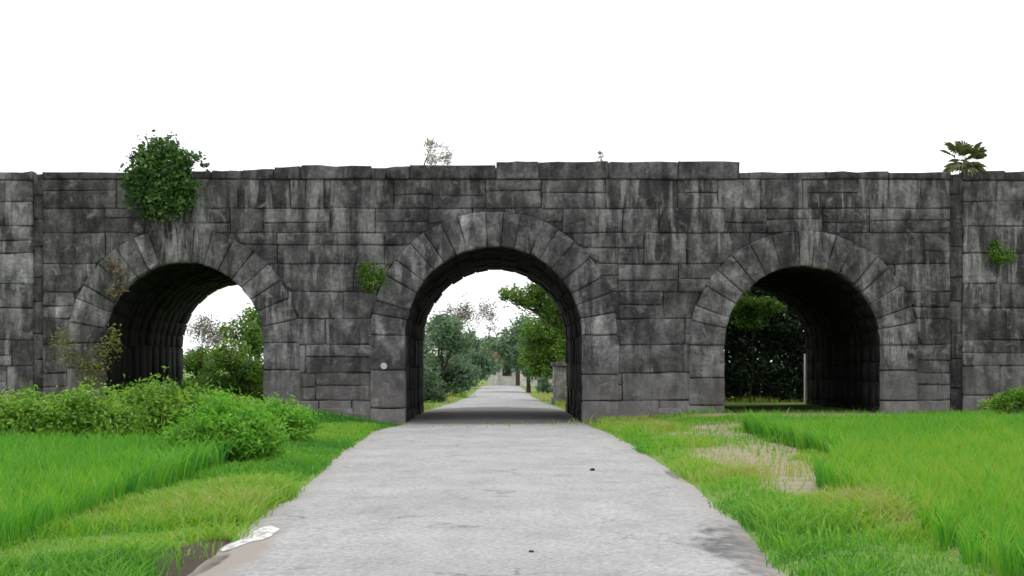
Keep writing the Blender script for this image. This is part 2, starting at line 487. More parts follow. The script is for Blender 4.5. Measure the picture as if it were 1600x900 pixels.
# courses from the base up to the coping
CZ = [-0.35, 0.72, 1.62, 2.55, 3.40, 4.28, 5.20, 6.22, 7.02, 7.98]
for k in range(len(CZ) - 1):
    fill_course(GX0 + 0.02, GX1 - 0.02, CZ[k], CZ[k + 1], 1.0, 2.5, M_STONE, gate, (0, Y0, 0), split=0.42)
TOPS = [(66, 200, 268), (200, 330, 266), (330, 378, 265), (378, 428, 263), (428, 470, 260), (470, 580, 258), (580, 604, 263), (604, 640, 260), (640, 775, 257),
        (775, 842, 251), (842, 1060, 252), (1060, 1156, 252), (1156, 1290, 268), (1290, 1486, 268)]
for (pa, pb, py) in TOPS:
    zt = gzp(py)
    xa, xb = gxp(pa), gxp(pb)
    n = max(1, round((xb - xa) / 2.2))
    for q in range(n):
        fill_course(xa + (xb - xa) * q / n, xa + (xb - xa) * (q + 1) / n, 7.98, zt + random.uniform(-0.025, 0.015), 99, 100, M_COPE, gate, (0, Y0, 0),
                    y_face=Y0 - 0.05, name='coping_stone', holes=False)

def tunnel_profile(A, off, n=28, zb=-0.4):
    pts = [(A['x0'] - off, zb), (A['x0'] - off, A['zs'])]
    for k in range(1, n):
        t = math.pi - math.pi * k / n
        pts.append((A['c'] + (A['r'] + off) * math.cos(t), A['zs'] + (A['r'] + off) * math.sin(t)))
    pts += [(A['x1'] + off, A['zs']), (A['x1'] + off, zb)]
    return pts

# solid body behind the facing stones, with the three tunnels left open
bm = bmesh.new()
prof = [(GX0 + 0.05, -0.4)]
for A in ARCHES: prof += tunnel_profile(A, 0.042, 68)
prof += [(GX1 - 0.05, -0.4), (GX1 - 0.05, 8.17), (gxp(1148), 8.17), (gxp(1148), 8.46), (gxp(782), 8.46), (gxp(782), 8.36), (gxp(475), 8.36), (gxp(475), 8.17), (GX0 + 0.05, 8.17)]
fv = [bm.verts.new((x, 0.07, z)) for x, z in prof]
bv = [bm.verts.new((x, DEPTH, z)) for x, z in prof]
bm.faces.new(fv); bm.faces.new(bv[::-1])
for k in range(len(prof)):
    k2 = (k + 1) % len(prof)
    bm.faces.new((fv[k2], fv[k], bv[k], bv[k2]))
bmesh.ops.recalc_face_normals(bm, faces=bm.faces[:])
me = bpy.data.meshes.new('masonry_core'); bm.to_mesh(me); bm.free()
link('masonry_core', me, M_CORE, gate)

for ai, A in enumerate(ARCHES):
    # vault lining: joined rows of worn stones all along the tunnel
    V, Q = [], []
    ys = [0.48]
    while ys[-1] < DEPTH - 0.6: ys.append(min(DEPTH - 0.02, ys[-1] + random.uniform(0.8, 1.6)))
    ys[-1] = DEPTH - 0.02
    nring = 17
    segs = []
    for side in (0, 1):
        zz = -0.4
        while zz < A['zs'] - 0.05:
            h = random.uniform(0.6, 1.1)
            z2 = A['zs'] if zz + h > A['zs'] - 0.4 else zz + h
            segs.append(('j', side, zz, z2)); zz = z2
    for k in range(nring): segs.append(('v', 0, math.pi * k / nring, math.pi * (k + 1) / nring))
    for (t, side, a, b) in segs:
        for y1, y2 in zip(ys[:-1], ys[1:]):
            o = random.uniform(-0.035, 0.035)
            def P(s, off):
                if t == 'j': return (A['x0'] - off if side == 0 else A['x1'] + off, s)
                return (A['c'] + (A['r'] + off) * math.cos(s), A['zs'] + (A['r'] + off) * math.sin(s))
            e = 0.02 if t == 'j' else 0.007
            base = len(V)
            for s_ in (a + e, b - e):
                for yy in (y1 + .02, y2 - .02):
                    x, z = P(s_, o); V.append((x - A['c'], yy, z))
            for s_ in (a + e, b - e):
                for yy in (y1 + .02, y2 - .02):
                    x, z = P(s_, 0.32); V.append((x - A['c'], yy, z))
            Q += [tuple(base + q for q in qq) for qq in ((0, 1, 3, 2), (0, 4, 5, 1), (2, 3, 7, 6), (0, 2, 6, 4), (1, 5, 7, 3))]
    vault = link('arch_vault', np_mesh('arch_vault', V, quads=Q), M_VAULT_SHADE, gate, (A['c'], 0, 0))
    vault['label'] = ['dark barrel vault of the tunnel behind the leafy hedge', 'dark barrel vault over the road', 'dark barrel vault of the tunnel beside the rice'][ai]
    vb = (A['c'], Y0, 0)
    # ring of voussoirs
    nv_ = [17, 19, 17][ai]
    cuts = np.linspace(0, math.pi, nv_ + 1)
    cuts[1:-1] += rng.normal(0, 0.022, nv_ - 1)
    for k in range(nv_):
        ro = A['R'] - random.uniform(-0.01, 0.03)
        ri = A['r'] + random.uniform(-0.02, 0.02)
        def f(u, v, a=cuts[k] + .003, b=cuts[k + 1] - .003, ri=ri, ro=ro, A=A):
            t = b + (a - b) * u
            q = ri + (ro - ri) * v
            return A['c'] + q * math.cos(t), A['zs'] + q * math.sin(t)
        me, org = block_mesh('voussoir', f, spaced(3, .09, .09), spaced(3, .05, .05), Y0 - random.uniform(0.012, 0.045), 0.6)
        place('voussoir', me, org, M_RING, vault, vb)
    # jamb stones under the springing
    for side in (0, 1):
        zz = -0.35
        while zz < A['zs'] - 0.05:
            h = random.uniform(0.75, 1.35)
            z2 = A['zs'] if zz + h > A['zs'] - 0.5 else zz + h
            if side == 0: xa, xb = A['x0'] - 1.14 + random.uniform(-.03, .05), A['x0']
            else: xa, xb = A['x1'], A['x1'] + 1.14 + random.uniform(-.05, .03)
            fl = (1 - zz / A['zs']) * 0.06
            if side == 0: xa -= fl
            else: xb += fl
            def f(u, v, a=zz + .02, b=z2 - .012, xa=xa, xb=xb):
                return xa + (xb - xa) * u, a + (b - a) * v
            me, org = block_mesh('jamb_block', f, spaced(3, .045, .045), spaced(3, .05, .05), Y0 - random.uniform(0.012, 0.045), 0.6)
            place('jamb_block', me, org, M_RING, vault, vb)
            zz = z2

# added pale quoin at the far end of the right tunnel
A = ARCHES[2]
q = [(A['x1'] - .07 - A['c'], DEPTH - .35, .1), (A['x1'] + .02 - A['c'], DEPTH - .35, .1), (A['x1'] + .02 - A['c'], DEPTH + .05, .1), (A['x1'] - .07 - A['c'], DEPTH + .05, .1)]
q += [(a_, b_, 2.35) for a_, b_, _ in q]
pq = MB('lit_edge_pale', .8)
link('lit_edge', np_mesh('lit_edge', q, quads=[(0, 1, 5, 4), (1, 2, 6, 5), (2, 3, 7, 6), (3, 0, 4, 7), (4, 5, 6, 7)]), pq.color((.62, .60, .56)), vault)  # added strip, its pale colour stands for light on the far corner

# ramparts on both sides, each parted from the gateway by a sunk vertical seam
def rampart(xa, xb, label, seam, zt):
    me = bpy.data.meshes.new('rampart_wall')
    bm = bmesh.new()
    bmesh.ops.create_cube(bm, size=1)
    for v in bm.verts:
        v.co = ((xa + 0.06 if v.co.x < 0 else xb - 0.06), (0.12 if v.co.y < 0 else 14.0), (-0.4 if v.co.z < 0 else 8.15))
    bm.to_mesh(me); bm.free()
    w = link('rampart_wall', me, M_CORE, None, (0, Y0, 0))
    tag(w, label, 'wall')
    cz = [-0.35, 0.9, 1.85, 2.7, 3.75, 4.55, 5.55, 6.45, 7.25, 7.95]
    for k in range(len(cz) - 1):
        fill_course(xa, xb, cz[k], cz[k + 1], 1.1, 2.4, M_RAMP, w, (0, Y0, 0), y_face=Y0 + .05, holes=False, split=0.25)
        fill_course(seam[0], seam[1], cz[k] + .22, cz[k + 1] + .22, 9, 10, M_COPE, w, (0, Y0, 0), y_face=Y0 + .13, name='seam_stone', holes=False)
    fill_course(xa, xb, 7.95, zt, 1.2, 2.2, M_COPE, w, (0, Y0, 0), y_face=Y0 + .02, name='coping_stone', holes=False)
rampart(-34, GX0 - 0.32, 'grey rampart wall running off beyond the leafy hedge side of the gateway', (GX0 - .36, GX0 + .04), 8.24)
rampart(GX1 + 0.40, 34, 'pale streaked rampart wall under the palm, beyond the rice', (GX1 - .04, GX1 + .44), 8.26)

# ------------------------------------------------------------------ plants
def unit(n):
    v = rng.normal(size=(n, 3)); return v / np.linalg.norm(v, axis=1)[:, None]

def leaves(name, P, size, aspect=0.45, up=0.3, tint=None, droop=0.0):
    """one bent rhombic leaf (two triangles) per point"""
    n = len(P)
    d = unit(n); d[:, 2] = d[:, 2] * 0.6 + up; d /= np.linalg.norm(d, axis=1)[:, None]
    s = np.cross(d, unit(n)); s /= np.linalg.norm(s, axis=1)[:, None] + 1e-9
    nn = np.cross(d, s)
    L = (size * rng.uniform(0.6, 1.35, n))[:, None]
    W = L * aspect
    a = P - d * L * .5
    b = P + s * W * .5 + nn * L * 0.10
    c_ = P + d * L * .5; c_[:, 2] -= droop * L[:, 0]
    e = P - s * W * .5 + nn * L * 0.10
    V = np.stack([a, b, c_, e], 1).reshape(-1, 3)
    k = np.arange(n) * 4
    T = np.concatenate([np.stack([k, k + 1, k + 2], -1), np.stack([k, k + 2, k + 3], -1)])
    if tint is None: tint = rng.beta(2, 2, n)
    return np_mesh(name, V, tris=T, attrs={'tint': np.repeat(tint, 4)})

def tube(chains, sides=6):
    """chains: list of lists of (x,y,z,r) -> verts, quads"""
    V, Q = [], []
    for ch in chains:
        ch = np.array(ch, float)
        base = len(V)
        for k in range(len(ch)):
            t = ch[min(k + 1, len(ch) - 1), :3] - ch[max(k - 1, 0), :3]
            t /= np.linalg.norm(t) + 1e-9
            ref = np.array([1, 0, 0]) if abs(t[0]) < 0.8 else np.array([0, 1, 0])
            u = np.cross(t, ref); u /= np.linalg.norm(u); w = np.cross(t, u)
            for q in range(sides):
                th = 2 * math.pi * q / sides
                V.append(ch[k, :3] + ch[k, 3] * (math.cos(th) * u + math.sin(th) * w))
        for k in range(len(ch) - 1):
            for q in range(sides):
                q2 = (q + 1) % sides
                Q.append((base + k * sides + q, base + k * sides + q2, base + (k + 1) * sides + q2, base + (k + 1) * sides + q))
    return np.array(V), np.array(Q)

def limb(p, q, r0, r1, n=5, wig=0.08):
    p, q = np.array(p, float), np.array(q, float)
    L = np.linalg.norm(q - p); out = []
    ph = rng.uniform(-1, 1, 3) * wig * L
    for k in range(n):
        t = k / (n - 1)
        out.append((*(p + (q - p) * t + ph * math.sin(math.pi * t) + (rng.normal(0, wig * L * .15, 3) if 0 < k < n - 1 else 0)), r0 + (r1 - r0) * t))
    return out

def clump_points(blobs, nleaf, per=42, spread=0.22):
    """leaf positions in clumps spread through ellipsoidal masses; blobs: (cx,cy,cz,rx,ry,rz)"""
    vol = np.array([b[3] * b[4] * b[5] for b in blobs]) ** 0.75
    out, cl, tints = [], [], []
    for b, share in zip(blobs, vol / vol.sum()):
        nc = max(4, int(nleaf * share / per))
        d = unit(nc) * (rng.uniform(0.12, 1.0, nc) ** 0.45)[:, None]
        C = np.array(b[:3]) + d * np.array(b[3:])
        cl.append(C)
        s = spread * np.array(b[3:]) * 1.0
        k = rng.integers(int(per * .5), int(per * 1.5), nc)
        idx = np.repeat(np.arange(nc), k)
        out.append(C[idx] + rng.normal(size=(len(idx), 3)) * s)
        tints.append(np.clip(rng.beta(2, 2, nc)[idx] * .65 + rng.uniform(0, .35, len(idx)), 0, 1))
    return np.concatenate(out), np.concatenate(cl), np.concatenate(tints)

def tree(name, label, base, blobs, nleaf, size, mat, trunk_r=0.15, fork=0.4, cat='tree', group=None, bark=None, aspect=.45, per=42,
         spread=.22, up=.2, droop=.1, lean=(0, 0), twigs=26):
    """blobs are relative to the base"""
    t = empty(name, base)
    tag(t, label, cat, group)
    top = max(b[2] for b in blobs)
    mean = np.mean([b[:3] for b in blobs], 0)
    f = np.array([mean[0] * .35 + lean[0], mean[1] * .35 + lean[1], max(top * fork, 0.05)])
    ch = [limb((0, 0, -0.15), f, trunk_r * 1.25, trunk_r * .8, 6, .05)]
    P, C, T = clump_points(blobs, nleaf, per, spread)
    for b in blobs:
        ch.append(limb(f, (b[0], b[1], b[2] - b[5] * .1), trunk_r * .65, trunk_r * .22, 6, .10))
        near = C[np.linalg.norm((C - np.array(b[:3])) / np.array(b[3:]), axis=1) < 1.05]
        for q in near[:twigs]:
            s = ch[-1] if ch[-1][0][3] > trunk_r * .5 else ch[[k for k in range(len(ch)) if ch[k][0][3] > trunk_r * .5][-1]]
            a = s[int(rng.integers(2, len(s)))]
            ch.append(limb(a[:3], q, trunk_r * .16, trunk_r * .05, 4, .1))
    V, Q = tube(ch)
    link('trunk', np_mesh('trunk', V, quads=Q, smooth=True), bark or M_BARK, t)
    if nleaf:
        link('crown', leaves('crown', P, size, aspect, up, T, droop), mat, t)
    return t

def bare_tree(name, label, base, h, spread_, r0, depth, mat, leafn=0, leaf=0.08, lmat=None, cat='tree', group=None, lean=(0, 0)):
    t = empty(name, base); tag(t, label, cat, group)
    ch, tips = [], []
    def grow(p, d, L, r_, lv):
        q = p + d * L
        ch.append(limb(p, q, r_, r_ * .62, 4, .07))
        if lv == 0:
            tips.append(q); return
        for _ in range(int(rng.integers(2, 4))):
            nd = d + rng.normal(0, spread_, 3); nd[2] += 0.12; nd /= np.linalg.norm(nd)
            grow(q, nd, L * rng.uniform(.58, .86), r_ * .6, lv - 1)
    grow(np.array([0, 0, -.1]), np.array([lean[0], lean[1], 1.0]) / math.sqrt(1 + lean[0] ** 2 + lean[1] ** 2), h * .34, r0, depth)
    V, Q = tube(ch, 5)
    link('trunk', np_mesh('trunk', V, quads=Q, smooth=True), mat, t)
    if leafn:
        tp = np.array(tips); P = tp[rng.integers(0, len(tp), leafn)] + rng.normal(0, h * .04, (leafn, 3))
        link('crown', leaves('crown', P, leaf, .5, .2), lmat, t)
    return t

# --- plants on the gateway
tree('fig_tree', 'dark green bushy tree sprouting from the wall top above an arch', (gxp(255), Y0 - 0.12, 6.75),
     [(0.05, -.25, 1.75, .85, .6, .72), (-.35, -.2, 1.15, .80, .55, .65), (.45, -.2, 1.2, .75, .55, .6), (-.2, -.22, .55, .75, .42, .5), (.4, -.2, .42, .62, .4, .45), (0, -.2, 2.2, .48, .4, .42), (.8, -.1, 1.85, .5, .4, .3), (-.85, -.15, 1.35, .45, .3, .35), (-.6, -.1, 1.9, .4, .3, .3), (.75, -.15, .9, .4, .3, .3)],
     7600, .15, M_DEEP, .07, .25, per=30, spread=.24, aspect=.6)
fig = bpy.data.objects['fig_tree']
for (x_, l_) in ((-.35, .7), (-.08, 1.1), (.14, .8), (.42, .55)):
    V, Q = tube([limb((x_ * .3, .02, .35), (x_ * 1.5, -.01, -l_), .022, .007, 9, .07)], 5)
    link('root', np_mesh('root', V, quads=Q, smooth=True), M_BARKG, fig)
bare_tree('leafless_shrub', 'bare grey twiggy shrub on the coping above the central arch', (gxp(660), Y0 + .25, 8.4), 1.15, .95, .032, 5, M_BARKG, 900, .075, M_PALE, 'shrub', lean=(.3, 0))
bare_tree('dry_sprig', 'tiny dry grey sprig on the highest coping', (gxp(936), Y0 + .3, 8.5), .5, .7, .012, 4, M_BARKG, 240, .06, M_PALE, 'sprig')
bare_tree('dry_brush', 'low grey dry brush on the coping beside the bushy tree', (gxp(318), Y0 + .3, 8.2), .5, .6, .014, 4, M_BARKG, 320, .08, M_GREY, 'shrub')
tree('wall_fern', 'small green plant rooted in the wall beside the central arch', (gxp(582), Y0 - .12, 4.45),
     [(-.12, -.2, .45, .30, .22, .32), (-.1, -.2, .12, .28, .2, .26), (.2, -.15, .42, .28, .2, .3)], 900, .12, M_FRESH, .018, .2, cat='plant', per=26, spread=.28, aspect=.4, droop=.3)
tree('wall_weed', 'small green tuft growing on the pale rampart below the palm', (gxp(1562), Y0 - .02, gzp(408)),
     [(0, -.2, .22, .40, .22, .26), (-.12, -.18, .5, .2, .18, .2), (.25, -.2, .12, .25, .2, .18)], 900, .11, M_FRESH, .018, .2, cat='plant', per=26, spread=.28, aspect=.45, droop=.3)
tree('dry_vine', 'withered olive vine hanging beside the arch behind the hedge', (gxp(140), Y0 - .15, .2),
     [(-.75, -.2, 2.25, .45, .16, .5), (-.25, -.2, 1.75, .6, .16, .4), (.45, -.25, 2.0, .45, .2, .38), (.85, -.25, 2.5, .35, .2, .45), (.1, -.2, 1.3, .45, .15, .4)], 900, .13, M_OLIVE, .02, .3, cat='plant', per=18, spread=.34, aspect=.4, droop=.3)
tree('rust_leaved_creeper', 'small purple and rust leaved creeper on the ring of an arch', (gxp(186), Y0 - .12, 4.15),
     [(0, -.12, .28, .32, .12, .30), (.02, -.12, .72, .30, .12, .28), (-.12, -.12, 1.0, .25, .1, .18)], 420, .12, M_RUST, .015, .2, cat='plant', per=22, spread=.3, aspect=.5)

# fan palm on the wall top
palm = empty('fan_palm', (gxp(1511), Y0 + .35, 7.85))
tag(palm, 'small olive fan palm growing on the rampart top', 'palm')
V, Q = tube([limb((0, 0, -.3), (.03, -.05, .75), .11, .09, 5, .03)], 8)
link('trunk', np_mesh('trunk', V, quads=Q, smooth=True), M_BARK, palm)
def frond(az, el, stem, rad, tint0):
    az, el = R(az), R(el)
    d = np.array([math.cos(az) * math.cos(el), math.sin(az) * math.cos(el), math.sin(el)])
    up = np.array([0, 0, 1.0]); s = np.cross(d, up); s /= np.linalg.norm(s); n = np.cross(s, d)
    o = np.array([.03, -.05, .72]); hub = o + d * stem
    V = [o + s * .012, o - s * .012, hub - s * .008, hub + s * .008]; Q = [(0, 1, 2, 3)]; T = []; tint = [tint0] * 4
    for k in range(15):
        a = R(-115 + 230 * k / 14)
        dd = d * math.cos(a) + s * math.sin(a)
        w = np.cross(dd, n) * .032
        L = rad * rng.uniform(.85, 1.1) * (.75 + .25 * math.cos(a))
        m = hub + dd * L * .6 + n * .03
        e = hub + dd * L - np.array([0, 0, .18 * L])
        b = len(V); V += [hub, m + w, e, m - w]; T += [(b, b + 1, b + 2), (b, b + 2, b + 3)]
        tint += [float(np.clip(tint0 + rng.normal(0, .1), 0, 1))] * 4
    return np_mesh('frond', np.array(V), quads=Q, tris=T, attrs={'tint': tint})
for k in range(24):
    az = k * 137.5; young = k < 12
    el = rng.uniform(8, 70) if young else rng.uniform(-40, 5)
    link('frond', frond(az, el, rng.uniform(.38, .58) if young else .35, rng.uniform(.40, .52), .3 if young else .85), M_PALM, palm)

# --- hedge of shrubs in front of the arch and the wall
def shrub(name, label, px, py_base, w_px, h_px, nleaf, size, mat, nb=7, flat=.75, per=34, aspect=.38, up=.35, group='leafy shrubs along the left paddy'):
    d = CAM_Z * 2856 / (py_base - 572)
    s = d / 2856
    W, H = w_px * s / 2, h_px * s
    bl = []
    for k in range(nb):
        a = 2 * math.pi * k / nb
        bl.append((W * .62 * math.cos(a) + rng.normal(0, W * .06), W * .5 * flat * math.sin(a), H * rng.uniform(.30, .52), W * .42, W * .38, H * .36))
    bl.append((0, 0, H * .62, W * .5, W * .4, H * .40))
    return tree(name, label, (wx(px, d), d, float(gz(wx(px, d), d))), bl, nleaf, size, mat, .03, .12, cat='shrub', per=per, spread=.24, aspect=aspect, up=up, group=None, twigs=14)
shrub('leafy_shrub', 'leafy green shrub at the outer end of the hedge', 20, 695, 200, 84, 11000, .125, M_HEDGE)
shrub('leafy_shrub', 'dense green shrub in the hedge below the withered vine', 138, 693, 175, 86, 11000, .125, M_HEDGE)
shrub('leafy_shrub', 'tall spiky topped shrub in the hedge before the dark tunnel', 238, 690, 165, 97, 11000, .135, M_HEDGE, up=.6)
shrub('leafy_shrub', 'shrub at the inner end of the hedge before the tunnel opening', 330, 686, 170, 74, 9000, .125, M_HEDGE)
shrub('mounded_shrub', 'bright green mounded shrub nearest the road edge', 352, 736, 185, 104, 12000, .16, M_BRIGHT, aspect=.22, up=.5)
shrub('mounded_shrub', 'low bright green bush tucked behind the mounded shrub', 430, 700, 130, 72, 6500, .15, M_BRIGHT, aspect=.22, up=.5)
shrub('leafy_shrub', 'low dark green shrub at the foot of the rampart past the rice', 1592, 662, 110, 42, 4200, .13, M_HEDGE)

# --- trees and bushes beyond the gateway
def far_tree(label, px, d, py_top, w_px, nleaf, size, mat, base_px=None, trunk=.16, fork=.35, name='broadleaf_tree', low=.25, nb=7, per=40):
    s = d / 2856
    H = wz(py_top, d); W = w_px * s / 2
    bl = []
    for k in range(nb):
        a = 2 * math.pi * k / nb + rng.uniform(-.3, .3)
        bl.append((W * .55 * math.cos(a), W * .55 * math.sin(a), H * rng.uniform(low + .12, .78), W * rng.uniform(.4, .56), W * .5, H * rng.uniform(.14, .2)))
    bl.append((rng.normal(0, W * .1), 0, H * .84, W * .48, W * .48, H * .15))
    if low < .05:
        for k in range(5):
            a = 2 * math.pi * k / 5
            bl.append((W * .6 * math.cos(a), W * .5 * math.sin(a), H * .14, W * .45, W * .45, H * .2))
    return tree(name, label, (wx(px, d), d, float(gz(wx(px, d), d))), bl, nleaf, size, mat, trunk, fork, per=per, spread=.24, aspect=.5)

# seen through the central arch
far_tree('round hazy green tree beside the far road, through the central arch', 692, 108, 492, 112, 10000, .24, M_BLUE, low=.1)
far_tree('hazy green tree behind the round one along the far road', 732, 150, 515, 88, 8000, .28, M_BLUE, low=.1)
far_tree('smaller far green tree where the road narrows', 752, 235, 535, 50, 4500, .34, M_BLUE, low=.2)
bare_tree('leafless_tree', 'thin leafless grey tree above the hazy green trees', (wx(726, 170), 170, 0), 7.6, .5, .11, 7, M_BARKG, 4200, .2, M_GREY)
for k, (px, d, top, w) in enumerate([(668, 92, 566, 60), (700, 118, 572, 60), (858, 118, 578, 50)]):
    far_tree(['low dark bush at the rim of the central arch, left verge', 'low bush under the round hazy green tree', 'low bush beside the grey pillar'][k], px, d, top, w, 2600, .2, M_BLUE, low=-.1, name='roadside_bush', trunk=.03)
far_tree('dense dark green roadside tree under the light branch', 826, 128, 492, 122, 11000, .26, M_BLUE, low=.22)
far_tree('bright green tree close behind the central arch', 872, 98, 480, 120, 11000, .22, M_FRESH, low=.15)
far_tree('far green tree at the bend of the road', 806, 235, 535, 45, 4500, .34, M_BLUE, low=.2)
# overhanging branch: tree rooted behind the pier, its bough reaching over the road
b0 = (wx(925, 92), 92, 0.1)
def rel(px, py, d=92): return (wx(px, d) - b0[0], 0.0, wz(py, d) - b0[2])
bb = []
for (px, py, rx, rz) in [(803, 462, .62, .45), (828, 466, .8, .55), (850, 470, .8, .6), (868, 486, .7, .7), (880, 520, .5, .8), (840, 448, .6, .4), (872, 455, .7, .5), (905, 450, 1.2, .9), (925, 430, 1.4, 1.0)]:
    q = rel(px, py); bb.append((q[0], rng.normal(0, .3), q[2], rx, rx, rz))
tree('overhanging_tree', 'fresh green bough reaching across the top of the central arch', b0, bb, 12000, .19, M_FRESH, .17, .55, per=38, spread=.25, aspect=.5)
# row on towards the horizon
for k, (px, d, top, w) in enumerate([(700, 260, 540, 70), (860, 250, 535, 80), (640, 180, 500, 110), (930, 170, 500, 110), (600, 300, 545, 60), (965, 290, 540, 70)]):
    far_tree(['hazy far tree above the verge at the left of the far road', 'hazy far tree behind the bright green tree', 'far tree hidden behind the pier by the round hazy tree',
              'far tree hidden behind the pier by the bright green tree', 'distant tree out beyond the wall toward the hedge side', 'distant tree out beyond the wall toward the rice side'][k], px, d, top, w, 3500, .4, M_BLUE, low=.1)

# seen through the left tunnel
far_tree('rounded green bush high behind the left tunnel', 398, 90, 478, 105, 8000, .2, M_FRESH, name='leafy_bush', low=.0)
far_tree('dark green undergrowth bush filling the left tunnel mouth', 372, 80, 545, 130, 9000, .16, M_FRESH, name='leafy_bush', low=.02)
far_tree('low green bush at the inner side of the left tunnel mouth', 312, 84, 550, 100, 6000, .17, M_FRESH, name='leafy_bush', low=.02)
bare_tree('leafless_tree', 'tangled grey leafless tree seen through the left tunnel', (wx(322, 96), 96, 0), 4.6, .5, .09, 6, M_BARKG, 1500, .14, M_GREY)

# seen through the right tunnel: a shady thicket close behind
for k, (x, d, h, w) in enumerate([(7.2, 80.5, 7.6, 4.4), (10.6, 81.5, 8.0, 4.8), (13.6, 83, 8.2, 5.0), (9.0, 86.5, 9.0, 6.5), (13.0, 89, 9.0, 6.5)]):
    bl = []
    for q in range(11):
        a = 2.4 * q
        bl.append((w * .33 * math.cos(a), w * .28 * math.sin(a), h * (.07 + .075 * q), w * .3, w * .28, h * .12))
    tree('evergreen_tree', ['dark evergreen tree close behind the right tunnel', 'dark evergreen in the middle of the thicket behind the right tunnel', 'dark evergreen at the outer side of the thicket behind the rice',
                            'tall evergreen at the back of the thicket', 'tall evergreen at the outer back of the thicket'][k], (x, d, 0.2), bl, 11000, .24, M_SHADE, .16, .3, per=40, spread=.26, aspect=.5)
tree('tunnel_sapling', 'green leafy branch showing at the upper corner of the right tunnel', (10.4, 76.2, .3),
     [(-.5, 0, 4.2, .6, .5, .45), (.25, 0, 4.1, .6, .5, .4), (.9, .1, 4.0, .5, .4, .35), (.0, .1, 3.5, .7, .4, .35)], 1900, .18, M_FRESH, .02, .8, per=30, spread=.26)

# ------------------------------------------------------------------ rice, verge grass
def blades(name, P, h, w, lean, mat, tint, label, cat, tipyellow=0.25):
    n = len(P)
    az = rng.uniform(0, 2 * math.pi, n)
    d = np.stack([np.cos(az), np.sin(az), np.zeros(n)], -1)
    fa = rng.uniform(0, 2 * math.pi, n)
    s = np.stack([np.cos(fa), np.sin(fa), np.zeros(n)], -1) * (w * rng.uniform(.7, 1.3, n))[:, None] * .5
    ln = (lean * rng.uniform(.2, 1.5, n) * h)[:, None]
    up = np.array([0, 0, 1.0])
    m = P + up * (h * .62)[:, None] + d * ln * .35
    t = P + up * (h * rng.uniform(.85, 1.0, n))[:, None] + d * ln
    V = np.stack([P - s * .8, P + s * .8, m + s, m - s, t], 1).reshape(-1, 3)
    k = np.arange(n) * 5
    Q = np.stack([k, k + 1, k + 2, k + 3], -1); T = np.stack([k + 3, k + 2, k + 4], -1)
    tt = np.stack([tint, tint, tint, tint, np.clip(tint + tipyellow, 0, 1)], 1).ravel()
    o = link(name, np_mesh(name, V, quads=Q, tris=T, attrs={'tint': tt}), mat)
    tag(o, label, cat, kind='stuff')
    return o

def rice(name, x0, x1, y0, y1, inside, label, step=.23, per=17):
    xs = np.arange(x0, x1, step); ys = np.arange(y0, y1, step)
    X, Y = np.meshgrid(xs, ys)
    X = X.ravel() + rng.normal(0, .035, X.size); Y = Y.ravel() + rng.normal(0, .035, Y.size)
    half = 0.29 * Y + 1.6                       # a little more than the photograph takes in
    k = inside(X, Y) & (np.abs(X) < half)
    X, Y = X[k], Y[k]
    hh = .58 + .07 * wob(X, Y, .5) + .05 * wob(X, Y, 2.0) + rng.normal(0, .07, len(X))
    tt = np.clip(.45 + .22 * wob(X + 30, Y, .45) + rng.normal(0, .17, len(X)), 0, 1)
    idx = np.repeat(np.arange(len(X)), per)
    P = np.stack([X[idx] + rng.normal(0, .035, len(idx)), Y[idx] + rng.normal(0, .035, len(idx)), np.zeros(len(idx))], -1)
    P[:, 2] = gz(P[:, 0], P[:, 1]) - .02
    n = len(idx)
    far = np.clip((P[:, 1] - 16) / 40, 0, 1)
    return blades(name, P, hh[idx] * rng.uniform(.72, 1.12, n), (.014 + .016 * far), .42, M_RICE, np.clip(tt[idx] + rng.normal(0, .12, n) + .45 * (rng.uniform(0, 1, n) < .07), 0, 1), label, 'rice', .3)
rice('rice_crop', 3.8, 20, 12, 51.5, lambda x, y: (x > rice_r(y)) & (y < 50.6 + .5 * wob(x, y * 0, 1.0)), 'green rice growing in the paddy at the right of the road')
rice('rice_crop', -16, -4.2, 12, 36.5, lambda x, y: x < rice_l(y), 'green rice growing in the paddy at the left of the road')

def verge(n, x0, x1, y0, y1, dens, h0, label, wmul=1.0, dry=0.0):
    X = rng.uniform(x0, x1, n); Y = y0 + (y1 - y0) * rng.uniform(0, 1, n) ** 1.15
    k = (rng.uniform(0, 1, n) < dens(X, Y)) & (np.abs(X) < .29 * Y + 1.6)
    X, Y = X[k], Y[k]; m = len(X)
    cl = wob(X * 1.7, Y * 1.7, 1.4)
    h = h0 * np.clip(.85 + .7 * cl, .45, 2.1) * rng.uniform(.5, 1.3, m)
    tint = np.clip(.40 + .34 * wob(X + 11, Y + 4, .9) + .30 * np.exp(-((X - 4.4) / .7) ** 2) + dry + rng.normal(0, .16, m), 0, 1)
    P = np.stack([X, Y, gz(X, Y) - .01], -1)
    blades('verge_grass', P, h, (.012 + .016 * np.clip((Y - 16) / 40, 0, 1)) * wmul, .75, M_VERGE, tint, label, 'grass', .2)
def dens_r(x, y):
    d = sstep(-.12, .25, x - edge_r(y) + .10 * wob(x * 2, y * 2, 1.5)) * (x < rice_r(y) + .3)
    return d * np.where(y > 56, .0, 1.0) * (1 - .94 * dryness(x, y)) * np.clip(.8 + .5 * wob(x, y, 2.2), .15, 1)
def dens_l(x, y):
    d = sstep(-.12, .25, edge_l(y) - x + .10 * wob(x * 2, y * 2, 1.5)) * (x > rice_l(y) - .3)
    mud = ((x + 2.9) / .36) ** 2 + ((y - 17.6) / 2.2) ** 2 + .5 * wob(x, y, 2)
    return d * np.where(mud < 1, .05, 1.0) * np.clip(.85 + .5 * wob(x, y, 2.2), .2, 1)
